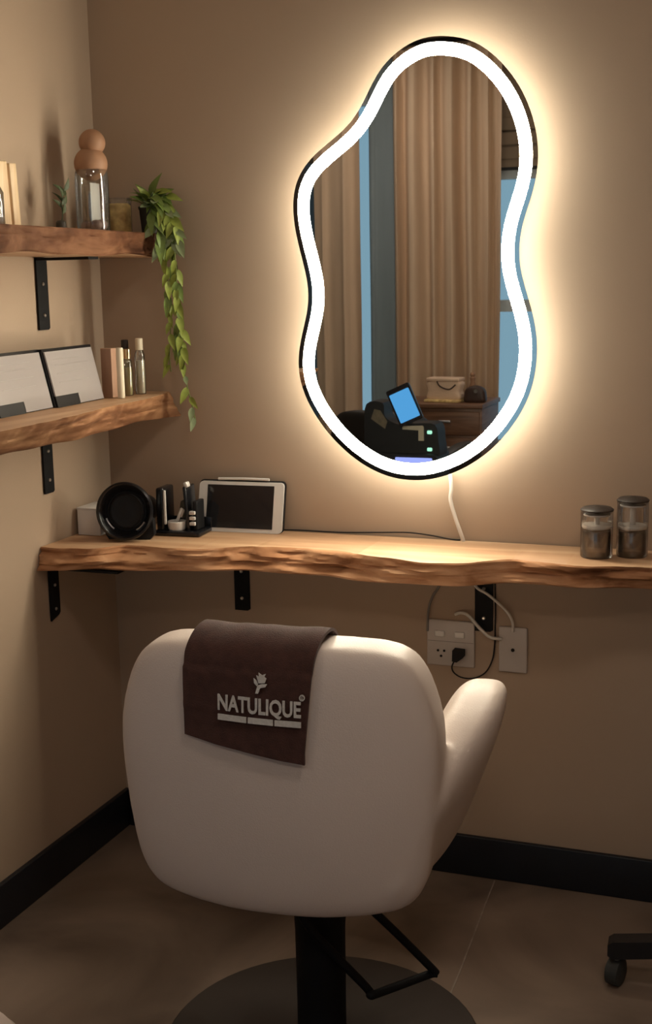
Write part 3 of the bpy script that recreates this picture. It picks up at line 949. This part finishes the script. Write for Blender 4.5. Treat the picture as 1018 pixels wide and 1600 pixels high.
# two pine blocks
for k, (y, hh, wd, lab) in enumerate(((-0.580, 0.138, 0.036, 'wider pale wooden block standing at the left end of the upper shelf'), (-0.5405, 0.136, 0.026, 'narrow pale wooden block standing on the upper shelf, nearest the bottle'))):
    p = MB().box((0, 0, hh / 2 + 0.0015), (0.055, wd, hh), 0.002, Matrix.Rotation(RAD(3.0), 3, 'X')).build('wooden_block', 'pale_wood', loc=(0.088, y, UT))
    tag(p, lab, 'block', 'pale wooden blocks')
gb = empty('glass_bottle', (0.118, -0.636, UT))
tag(gb, 'clear glass bottle with a pale round stopper cut by the left picture edge', 'bottle')
MB().lathe([(0.024, 0.0), (0.027, 0.004), (0.027, 0.070), (0.018, 0.088), (0.012, 0.095)], 32).build('glass_body', 'glass', gb)
MB().ball((0, 0, 0.112), 0.018).build('round_stopper', 'cream_card', gb)

# ------------------------------------------------------------------ foliage
def leaf_mesh(name, L, W, curl, mt):
    n = 7
    v, f = [], []
    for i in range(n + 1):
        t = i / n
        w_ = W * math.sin(math.pi * min(1, t ** 0.75)) * (1 - 0.25 * t)
        z = curl * t * t * L
        for k in (-1, 0, 1):
            v.append(Vector((t * L, k * w_ / 2, z - abs(k) * -0.16 * w_)))
    for i in range(n):
        for k in range(2):
            a = i * 3 + k
            f.append((a, a + 1, a + 4, a + 3))
    N = len(v)
    v += [q - Vector((0, 0, 0.0006)) for q in v]
    f += [tuple(i + N for i in q[::-1]) for q in f]
    me = bpy.data.meshes.new(name)
    me.from_pydata([tuple(q) for q in v], [], f)
    me.materials.append(M[mt])
    for p in me.polygons:
        p.use_smooth = True
    return me
rnd = random.Random(12)
def add_leaf(me, parent, pos, direction, nrm_hint, sc):
    d = Vector(direction).normalized()
    nn = Vector(nrm_hint)
    nn = (nn - d * nn.dot(d))
    if nn.length < 1e-4:
        nn = d.orthogonal()
    nn.normalize()
    s = nn.cross(d)
    R = Matrix((d, s, nn)).transposed().to_4x4()
    o = bpy.data.objects.new('leaf', me)
    COL.objects.link(o)
    o.parent = parent
    R.translation = Vector(pos)
    o.matrix_local = R @ Matrix.Scale(sc, 4)
    return o
LV = [leaf_mesh('leaf_a', 0.056, 0.024, -0.45, 'leaf'), leaf_mesh('leaf_b', 0.050, 0.022, -0.25, 'leaf_light'),
      leaf_mesh('leaf_c', 0.048, 0.020, 0.15, 'leaf_pale'), leaf_mesh('leaf_d', 0.044, 0.020, -0.6, 'leaf_light')]
PO = Vector((0.172, -0.036, UT))
pl = empty('trailing_plant', PO)
tag(pl, 'green trailing plant spilling from the upper shelf corner down the wall', 'plant')
MB().lathe([(0.019, 0.0), (0.021, 0.003), (0.026, 0.058), (0.028, 0.06), (0.028, 0.066), (0.024, 0.066), (0.022, 0.055)], 28).build('pot', 'pot', pl)
vines = [
    [(0.166, -0.038, 1.690), (0.185, -0.045, 1.725), (0.215, -0.055, 1.715), (0.240, -0.060, 1.670), (0.250, -0.058, 1.60), (0.247, -0.052, 1.52), (0.246, -0.050, 1.43), (0.252, -0.048, 1.34), (0.262, -0.046, 1.26), (0.276, -0.045, 1.20), (0.283, -0.045, 1.165)],
    [(0.166, -0.038, 1.690), (0.190, -0.050, 1.715), (0.225, -0.070, 1.695), (0.252, -0.075, 1.63), (0.258, -0.07, 1.55), (0.256, -0.065, 1.46), (0.260, -0.06, 1.38), (0.266, -0.055, 1.31)],
    [(0.166, -0.038, 1.690), (0.180, -0.060, 1.712), (0.205, -0.085, 1.690), (0.225, -0.09, 1.63), (0.236, -0.08, 1.56), (0.235, -0.07, 1.47), (0.230, -0.06, 1.39), (0.222, -0.055, 1.33), (0.222, -0.05, 1.285)],
    [(0.166, -0.038, 1.690), (0.178, -0.040, 1.720), (0.205, -0.050, 1.732), (0.238, -0.055, 1.722)],
    [(0.166, -0.038, 1.690), (0.190, -0.070, 1.72), (0.235, -0.085, 1.70), (0.262, -0.08, 1.655), (0.270, -0.075, 1.61)],
]
for vi, V in enumerate(vines):
    Q = [Vector(p) - PO for p in V]
    MB().tube(Q, 0.0017, 6, 5).build('vine', 'stem', pl)
    P = smooth_path(Q, 10)
    acc = 0
    step = 0.0105 if vi < 3 else 0.010
    for i in range(4, len(P) - 1):
        acc += (P[i + 1] - P[i]).length
        if acc < step:
            continue
        frac = i / len(P)
        if vi in (0, 2) and frac > 0.72:
            if acc < 0.024:
                continue
        acc = 0
        t = (P[i + 1] - P[i]).normalized()
        a = rnd.uniform(0, 2 * math.pi)
        side = Vector((math.cos(a), -abs(math.sin(a)) * 0.9 + 0.1, 0.0))
        topzone = P[i].z + UT > 1.62
        d = t * rnd.uniform(0.7, 1.3) + side * rnd.uniform(0.45, 1.15) + Vector((0, 0, 0.05 if topzone else -0.1))
        z = P[i].z + UT
        if z > 1.60:
            me = rnd.choice([LV[0], LV[0], LV[2], LV[1]])
            sc = rnd.uniform(0.85, 1.25)
        elif z > 1.30:
            me = rnd.choice([LV[1], LV[3], LV[1], LV[0]])
            sc = rnd.uniform(0.65, 1.0)
        else:
            me = rnd.choice([LV[2], LV[2], LV[1]])
            sc = rnd.uniform(0.7, 1.0)
        add_leaf(me, pl, P[i], d, Vector((0.3, -0.7, 0.6)) + Vector((rnd.uniform(-.4, .4), rnd.uniform(-.4, .4), rnd.uniform(-.3, .3))), sc)
# the crown around the pot rim
for k in range(16):
    a = RAD(-150 + 200 * k / 15)
    d = Vector((math.cos(a), math.sin(a) * 0.7, rnd.uniform(-0.1, 0.42)))
    if d.y > 0.3: d.y = 0.1
    if d.x < 0: d.x *= 0.4; d.z += 0.25
    add_leaf(rnd.choice(LV[:3]), pl, Vector((0.014 * math.cos(a), 0.01 * math.sin(a), 0.066 + rnd.uniform(0, 0.02))), d, Vector((0, -0.4, 1)), rnd.uniform(0.7, 1.05))

sp = empty('leaf_sprig', (0.070, -0.290, UT))
tag(sp, 'dark olive leaf sprig beside the glass bottle on the upper shelf', 'sprig')
MB().lathe([(0.010, 0.0), (0.012, 0.003), (0.012, 0.022), (0.008, 0.026)], 20).build('bud_vase', 'pot', sp)
stp = [(0, 0, 0.012), (0.004, 0.002, 0.04), (0.002, 0.006, 0.07), (0.006, 0.012, 0.095)]
MB().tube(stp, 0.0012, 6, 4).build('stalk', 'leaf_dark', sp)
LD = leaf_mesh('leaf_e', 0.036, 0.017, -0.3, 'leaf_dark')
for k in range(9):
    P = smooth_path(stp, 4)
    p = P[min(len(P) - 1, 4 + k)]
    a = RAD(137 * k)
    add_leaf(LD, sp, p, (0.4 * math.cos(a), 0.8 * math.sin(a), 0.7), (1, 0, 0.3), 0.9)

# ------------------------------------------------------------------ things on the lower shelf
LT = 1.2305
def display_card(y0, y1, label):
    """white card on a low black easel, facing the room, leaning back"""
    yc = (y0 + y1) / 2
    e = empty('display_card', (0.128, yc, LT), RAD(2.5))
    tag(e, label, 'display card', 'white display cards')
    W2 = (y1 - y0) / 2
    lean = lambda a, b, t: Vector((t - b * math.tan(RAD(13)), a, b))
    H2 = 0.128
    nz, ny = 0.026, W2 * 0.95
    poly = [(W2, 0.002), (W2, H2), (-W2, H2), (-W2, nz), (-W2 + ny, nz), (-W2 + ny, 0.002)]
    MB().prism(poly, 0.0, 0.004, lean).build('white_card', 'card_white', e, smooth=False)
    MB().prism([(-W2, 0.0), (-W2 + ny, 0.0), (-W2 + ny, nz), (-W2, nz)], -0.001, 0.0032, lean).build('black_tab', 'cable_black', e, smooth=False)
    MB().prism([(-W2 - 0.003, 0.0), (W2 + 0.008, 0.0), (W2 + 0.008, H2 + 0.006), (-W2 - 0.003, H2 + 0.006)], -0.009, -0.001, lean).build('black_backing', 'gloss_black', e, smooth=False)
    for z in (0.055, 0.075, 0.095, 0.108):
        MB().prism([(-W2 * 0.7, z), (W2 * 0.55, z + 0.001), (W2 * 0.55, z + 0.0018), (-W2 * 0.7, z + 0.0012)], 0.0038, 0.0046, lean).build('faint_line', 'card_line', e, smooth=False)
    return e
M['card_line'] = mat('pale_print', (0.29, 0.262, 0.255), 0.3)
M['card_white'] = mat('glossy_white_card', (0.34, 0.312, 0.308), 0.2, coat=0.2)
display_card(-0.677, -0.458, 'white display card with black corner tab at the left picture edge')
display_card(-0.450, -0.228, 'white display card with black corner tab beside the small bottles')

def vial(loc, r, h, body, cap, label, neck=True):
    e = empty('small_bottle', loc)
    tag(e, label, 'bottle', 'small bottles on the lower shelf')
    MB().lathe([(r - 0.001, 0.0), (r, 0.002), (r, h * 0.70), (r * 0.86, h * 0.75), (r * 0.6, h * 0.78), (r * 0.6, h * 0.80)], 28).build('glass_body', 'glass', e)
    MB().lathe([(r - 0.0028, 0.002), (r - 0.002, 0.004), (r - 0.002, h * 0.60), (r - 0.004, h * 0.605)], 24).build('filling', body, e)
    MB().lathe([(r * 0.72, h * 0.79), (r * 0.74, h * 0.80), (r * 0.74, h * 0.99), (r * 0.6, h)], 24).build('cap', cap, e)
    return e
cn = MB().lathe([(0.0085, 0.0), (0.0090, 0.002), (0.0088, 0.122), (0.0075, 0.124)], 24).build('pillar_candle', 'cream_card', loc=(0.160, -0.200, LT))
tag(cn, 'slim cream candle standing in front of the small bottles', 'candle')
bxp = MB().box((0, 0, 0.061), (0.030, 0.026, 0.122), 0.001).build('slim_carton', 'pink_card', loc=(0.118, -0.182, LT))
tag(bxp, 'slim rose-brown carton between display card and cream candle', 'box')
vial((0.142, -0.132, LT), 0.0125, 0.118, 'oil', 'gold', 'shorter pale-oil bottle with shiny cap right of the cream candle')
vial((0.112, -0.088, LT), 0.0125, 0.138, 'oil', 'lidbrown', 'pale-oil bottle standing behind the other small bottles near the wall')
vial((0.152, -0.085, LT), 0.0130, 0.142, 'cream_card', 'cream_card', 'tallest small bottle with white label and cap at the shelf end')

# ------------------------------------------------------------------ wheeled stool at the right edge
stl = empty('wheeled_stool', (1.730, -0.385, 0))
tag(stl, 'black wheeled stool base reaching in at the right picture edge', 'stool')
a0 = math.atan2(-0.02, -0.3)
for k in range(5):
    a = a0 + k * 2 * math.pi / 5
    R = Matrix.Rotation(a, 3, 'Z')
    lg = MB().prism([(0.02, 0.115), (0.315, 0.066), (0.325, 0.074), (0.325, 0.098), (0.315, 0.106), (0.02, 0.150)], -0.02, 0.02, lambda p, q, t: R @ Vector((p, t, q))).build('base_leg', 'gloss_black', stl, smooth=False)
    ca = MB()
    RW = R @ Matrix.Rotation(RAD(70), 3, 'Z') @ Matrix.Rotation(RAD(90), 3, 'X')
    ca.lathe([(0.023, -0.016), (0.0295, -0.013), (0.0300, 0.0), (0.0295, 0.013), (0.023, 0.016)], 28, R @ Vector((0.308, 0, 0.0302)), RW)
    cs = ca.build('caster_wheel', 'caster', stl)
    MB().lathe([(0.008, 0.052), (0.008, 0.072)], 12, R @ Vector((0.306, 0, 0))).build('caster_pin', 'steel', stl)
MB().lathe([(0.04, 0.105), (0.045, 0.11), (0.045, 0.155), (0.026, 0.165), (0.025, 0.46)], 28).build('stool_column', 'black', stl)
MB().lathe([(0.14, 0.455), (0.17, 0.46), (0.175, 0.49), (0.17, 0.52), (0.14, 0.532), (0.02, 0.535)], 48).build('stool_seat', 'dark_leather', stl)

# cream pouf whose corner shows at the lower left
pf = empty('pouf', (0.492, -1.572, 0))
tag(pf, 'cream padded pouf just showing at the lower left picture corner', 'pouf')
MB().lathe([(0.185, 0.012), (0.198, 0.03), (0.203, 0.18), (0.200, 0.325), (0.190, 0.345), (0.165, 0.352), (0.02, 0.358)], 56).build('padded_body', 'leather', pf)
MB().lathe([(0.2045, 0.318), (0.2065, 0.322), (0.2045, 0.326)], 56).build('piping', 'plate', pf)
MB().lathe([(0.17, 0.0), (0.17, 0.013)], 40).build('foot_ring', 'black', pf)

# ------------------------------------------------------------------ the rest of the room, seen in the mirror
def curtain(name, x0, x1, y, z0, z1, folds, depth, mt, label, seed, group=None):
    """pleated cloth with thickness"""
    n = folds * 14
    v, f = [], []
    NZ = 24
    rr = random.Random(seed)
    ph = [rr.uniform(-1.8, 1.8) for _ in range(folds + 3)]
    am = [rr.uniform(0.35, 1.3) for _ in range(folds + 3)]
    for lay in (0.0, -0.004):
        for j in range(NZ + 1):
            t = j / NZ
            z = z0 + (z1 - z0) * t
            for i in range(n + 1):
                u = i / n
                k = u * folds
                ki = int(k)
                fr_ = k - ki
                p_ = ph[ki] * (1 - fr_) + ph[ki + 1] * fr_
                a_ = am[ki] * (1 - fr_) + am[ki + 1] * fr_
                th = 2 * math.pi * k + p_ * (1.3 - 0.8 * t)
                d = depth * a_ * (math.sin(th) + 0.25 * math.sin(2 * th + seed)) * (1.0 - 0.35 * t)
                xx = x0 + (x1 - x0) * u + 0.010 * math.sin(th + 0.8) + 0.008 * noise.noise(Vector((u * 5, t * 3, seed)))
                v.append(Vector((xx, y + d + lay, z)))
    W_ = n + 1
    K_ = W_ * (NZ + 1)
    for j in range(NZ):
        for i in range(n):
            a = j * W_ + i
            f.append((a, a + 1, a + W_ + 1, a + W_))
            f.append((K_ + a, K_ + a + W_, K_ + a + W_ + 1, K_ + a + 1))
    for i in range(n):
        f.append((i, K_ + i, K_ + i + 1, i + 1))
        a = NZ * W_ + i
        f.append((a, a + 1, K_ + a + 1, K_ + a))
    for j in range(NZ):
        a = j * W_
        f.append((a, a + W_, K_ + a + W_, K_ + a))
        a += n
        f.append((a, K_ + a, K_ + a + W_, a + W_))
    o = link_mesh(name, v, f, mt, None, True, 70)
    return tag(o, label, 'curtain', group)
curtain('curtain', -1.06, -0.775, Y1 + 0.30, 0.03, 2.80, 2, 0.040, 'curtain', 'narrow brown curtain at the left in the mirror reflection', 3, 'brown window curtains')
curtain('curtain', -0.565, 0.075, Y1 + 0.30, 0.03, 2.80, 6, 0.075, 'curtain', 'wide brown pleated curtain filling the middle of the mirror reflection', 8, 'brown window curtains')
curtain('sheer_curtain', -0.775, -0.50, Y1 + 0.13, 0.05, 2.78, 2, 0.012, 'sheer', 'grey-blue sheer curtain between the brown curtains in the mirror', 5)
rod = empty('curtain_rail', (0.5, Y1 + 0.30, 2.83))
tag(rod, 'dark curtain rail above the far window', 'curtain rail')
MB().tube([(-1.75, 0, 0), (0, 0, 0), (1.9, 0, 0)], 0.014, 12, 0).build('rail', 'black', rod)
for x in (-1.6, 0.0, 1.7):
    MB().box((x, -0.149, 0), (0.02, 0.30, 0.02), 0.002).build('rail_bracket', 'black', rod)

wd = empty('wardrobe', (-1.38, Y1 + 0.33, 0))
tag(wd, 'tall dark wardrobe at the left edge of the mirror reflection', 'wardrobe')
MB().box((0, -0.02, 1.11), (0.58, 0.58, 2.18), 0.006).build('carcass', 'dark_wood', wd)
for x in (-0.142, 0.142):
    dd = MB().box((x, 0.281, 1.12), (0.276, 0.018, 2.06), 0.004).build('door', 'dark_wood', wd)
    MB().tube([(x * 0.2, 0.302, 1.0), (x * 0.2, 0.310, 1.06), (x * 0.2, 0.302, 1.12)], 0.006, 8, 4).build('handle', 'alu', dd)
MB().box((0, -0.02, 0.011), (0.54, 0.54, 0.02)).build('plinth', 'black', wd, smooth=False)

# dresser
DX0, DX1, DY, DH = -0.36, 0.165, -3.68, 0.850
ds = empty('dresser', ((DX0 + DX1) / 2, DY - 0.2, 0))
tag(ds, 'red-brown chest of drawers seen low in the mirror reflection', 'dresser')
W2 = (DX1 - DX0) / 2
MB().box((0, -0.01, 0.43), (2 * W2 - 0.02, 0.38, 0.80), 0.004).build('carcass', 'walnut', ds)
MB().box((0, 0, DH - 0.012), (2 * W2, 0.42, 0.024), 0.004).build('top_board', 'walnut', ds)
for z in (0.745, 0.605, 0.465, 0.30):
    d_ = MB().box((0.055, 0.188, z), (2 * W2 - 0.15, 0.02, 0.125), 0.004).build('drawer', 'walnut', ds)
    MB().box((0.055, 0.206, z + 0.01), (0.07, 0.016, 0.014), 0.004).build('handle', 'alu', d_)
for x in (-0.22, 0.22):
    for y in (-0.17, 0.15):
        MB().lathe([(0.012, 0.0), (0.018, 0.032)], 14, (x, y, 0)).build('foot', 'black', ds)
hb_ = empty('handbag', (-0.070, DY - 0.12, DH + 0.001), RAD(4))
tag(hb_, 'cream handbag with a lid standing on the dresser in the mirror', 'bag')
v, f = pillow(closed_path([(-0.085, 0.012), (0.085, 0.012), (0.090, 0.06), (0.086, 0.112), (-0.086, 0.112), (-0.090, 0.06)], 4), 0.10, 6, lambda a, b, c: Vector((a, c, b)))
link_mesh('bag_body', v, f, 'straw', hb_)
MB().box((0, 0, 0.120), (0.185, 0.105, 0.018), 0.005).build('bag_lid', 'straw', hb_)
MB().tube([(-0.03, 0.054, 0.112), (-0.01, 0.058, 0.085), (0.04, 0.058, 0.07), (0.075, 0.055, 0.095)], 0.004, 8, 5).build('strap', 'dark_bag', hb_)
MB().box((0, 0.004, 0.0075), (0.20, 0.13, 0.014), 0.003).build('bag_base', 'cork', hb_)
tb_ = empty('round_bag', (0.100, DY - 0.10, DH + 0.0005))
tag(tb_, 'small dark round bag next to the cream handbag in the mirror', 'bag')
v, f = pillow(closed_path([(-0.05, 0.0), (0.05, 0.0), (0.058, 0.04), (0.045, 0.075), (0.0, 0.090), (-0.045, 0.075), (-0.058, 0.04)], 4), 0.07, 4, lambda a, b, c: Vector((a, c, b)))
link_mesh('bag_body', v, f, 'dark_bag', tb_)
MB().lathe([(0.010, 0.0), (0.010, 0.004)], 16, (0.01, 0.033, 0.062), Matrix.Rotation(RAD(-90), 3, 'X')).build('clasp', 'steel', tb_)
fg = empty('figurine', (0.055, DY - 0.22, DH + 0.0005))
tag(fg, 'small tan figurine between the two bags in the mirror', 'figurine')
MB().lathe([(0.020, 0.0), (0.024, 0.02), (0.020, 0.07), (0.012, 0.10), (0.016, 0.12), (0.010, 0.128)], 20).build('figure_body', 'clay', fg)
MB().ball((0, 0, 0.138), 0.014).build('figure_head', 'clay', fg)

# scanner on a wheeled stand, its lit screens facing the mirror
sc_ = empty('scanner_stand', (0.22, -2.10, 0))
tag(sc_, 'black device stand with tilted blue lit tablet seen in the mirror', 'device')
SX = 0.22
MB().lathe([(0.20, 0.0), (0.205, 0.01), (0.19, 0.022), (0.03, 0.035), (0.022, 0.05), (0.022, 0.70)], 40).build('pedestal', 'black', sc_)
MB().prism(rounded_rect(-0.165, 0.155, 0.66, 0.808, 0.02), -0.13, 0.06, XZ).build('lower_housing', 'soft_black', sc_, auto=30)
MB().prism(rounded_rect(-0.02, 0.135, 0.752, 0.795, 0.004), 0.060, 0.063, XZ).build('lower_display', 'pale_screen', sc_, auto=30)
MB().prism(closed_path([(-0.16, 0.775), (-0.12, 0.78), (0.02, 0.78), (0.145, 0.785), (0.150, 0.86), (0.135, 0.925), (0.06, 0.93), (-0.02, 0.925), (-0.075, 0.955), (-0.085, 1.010), (-0.155, 1.005), (-0.165, 0.90)], 4), -0.09, 0.02, XZ).build('upper_housing', 'soft_black', sc_, auto=30)
MB().prism([(-0.135, 0.945), (-0.12, 0.985), (-0.095, 0.98), (-0.065, 0.935), (-0.075, 0.905)], 0.020, 0.023, XZ).build('side_panel', 'olive', sc_, smooth=False)
MB().prism([(0.0, 0.918), (0.085, 0.922), (0.09, 0.915), (0.09, 0.86), (0.068, 0.86), (0.068, 0.902), (0.0, 0.905)], 0.020, 0.026, XZ).build('beige_bracket', 'beige_plastic', sc_, smooth=False)
for z in (0.895, 0.825):
    MB().prism(rounded_rect(0.104, 0.124, z - 0.007, z + 0.007, 0.004), 0.020, 0.024, XZ).build('indicator_light', 'led', sc_, auto=30)
MB().tube([(0.02, -0.02, 0.92), (0.02, -0.015, 0.98), (0.02, 0.02, 1.01)], 0.012, 10, 4).build('tilt_arm', 'black', sc_)
RT = Matrix.Rotation(RAD(-24), 3, 'Y')
def tilt(a, b, t):
    return RT @ Vector((a, t, b)) + Vector((0.018, 0.05, 1.008))
MB().prism(rounded_rect(-0.052, 0.052, -0.078, 0.078, 0.008), -0.008, 0.004, tilt).build('tablet_case', 'gloss_black', sc_, auto=30)
MB().prism(rounded_rect(-0.044, 0.044, -0.064, 0.058, 0.004), 0.004, 0.006, tilt).build('tablet_screen', 'blue_screen', sc_, auto=30)

# second salon chair, black, behind the device
make_chair('salon_chair', 'black salon chair low in the mirror reflection behind the device', 'dark_leather', (-0.10, -3.02, 0), RAD(200))

# unseen ceiling lamps, added to raise the ambient light of the room
def fill_lamp(x, y, label):
    c = empty('fill_lamp', (x, y, H))
    tag(c, label, 'lamp', 'added fill lamps')
    MB().lathe([(0.24, -0.0005), (0.25, -0.01), (0.25, -0.05), (0.235, -0.055), (0.23, -0.05), (0.228, -0.04)], 48).build('lamp_rim', 'white', c)
    MB().lathe([(0.226, -0.040), (0.226, -0.046), (0.10, -0.050), (0.01, -0.051)], 48).build('diffuser', 'lamp', c)
fill_lamp(-0.45, -3.60, 'round white fill lamp added to the ceiling over the far left of the room')
fill_lamp(1.9, -3.6, 'round white fill lamp added to the ceiling near the far window')
fill_lamp(1.95, -1.85, 'round white fill lamp added to the ceiling in front of the desk')
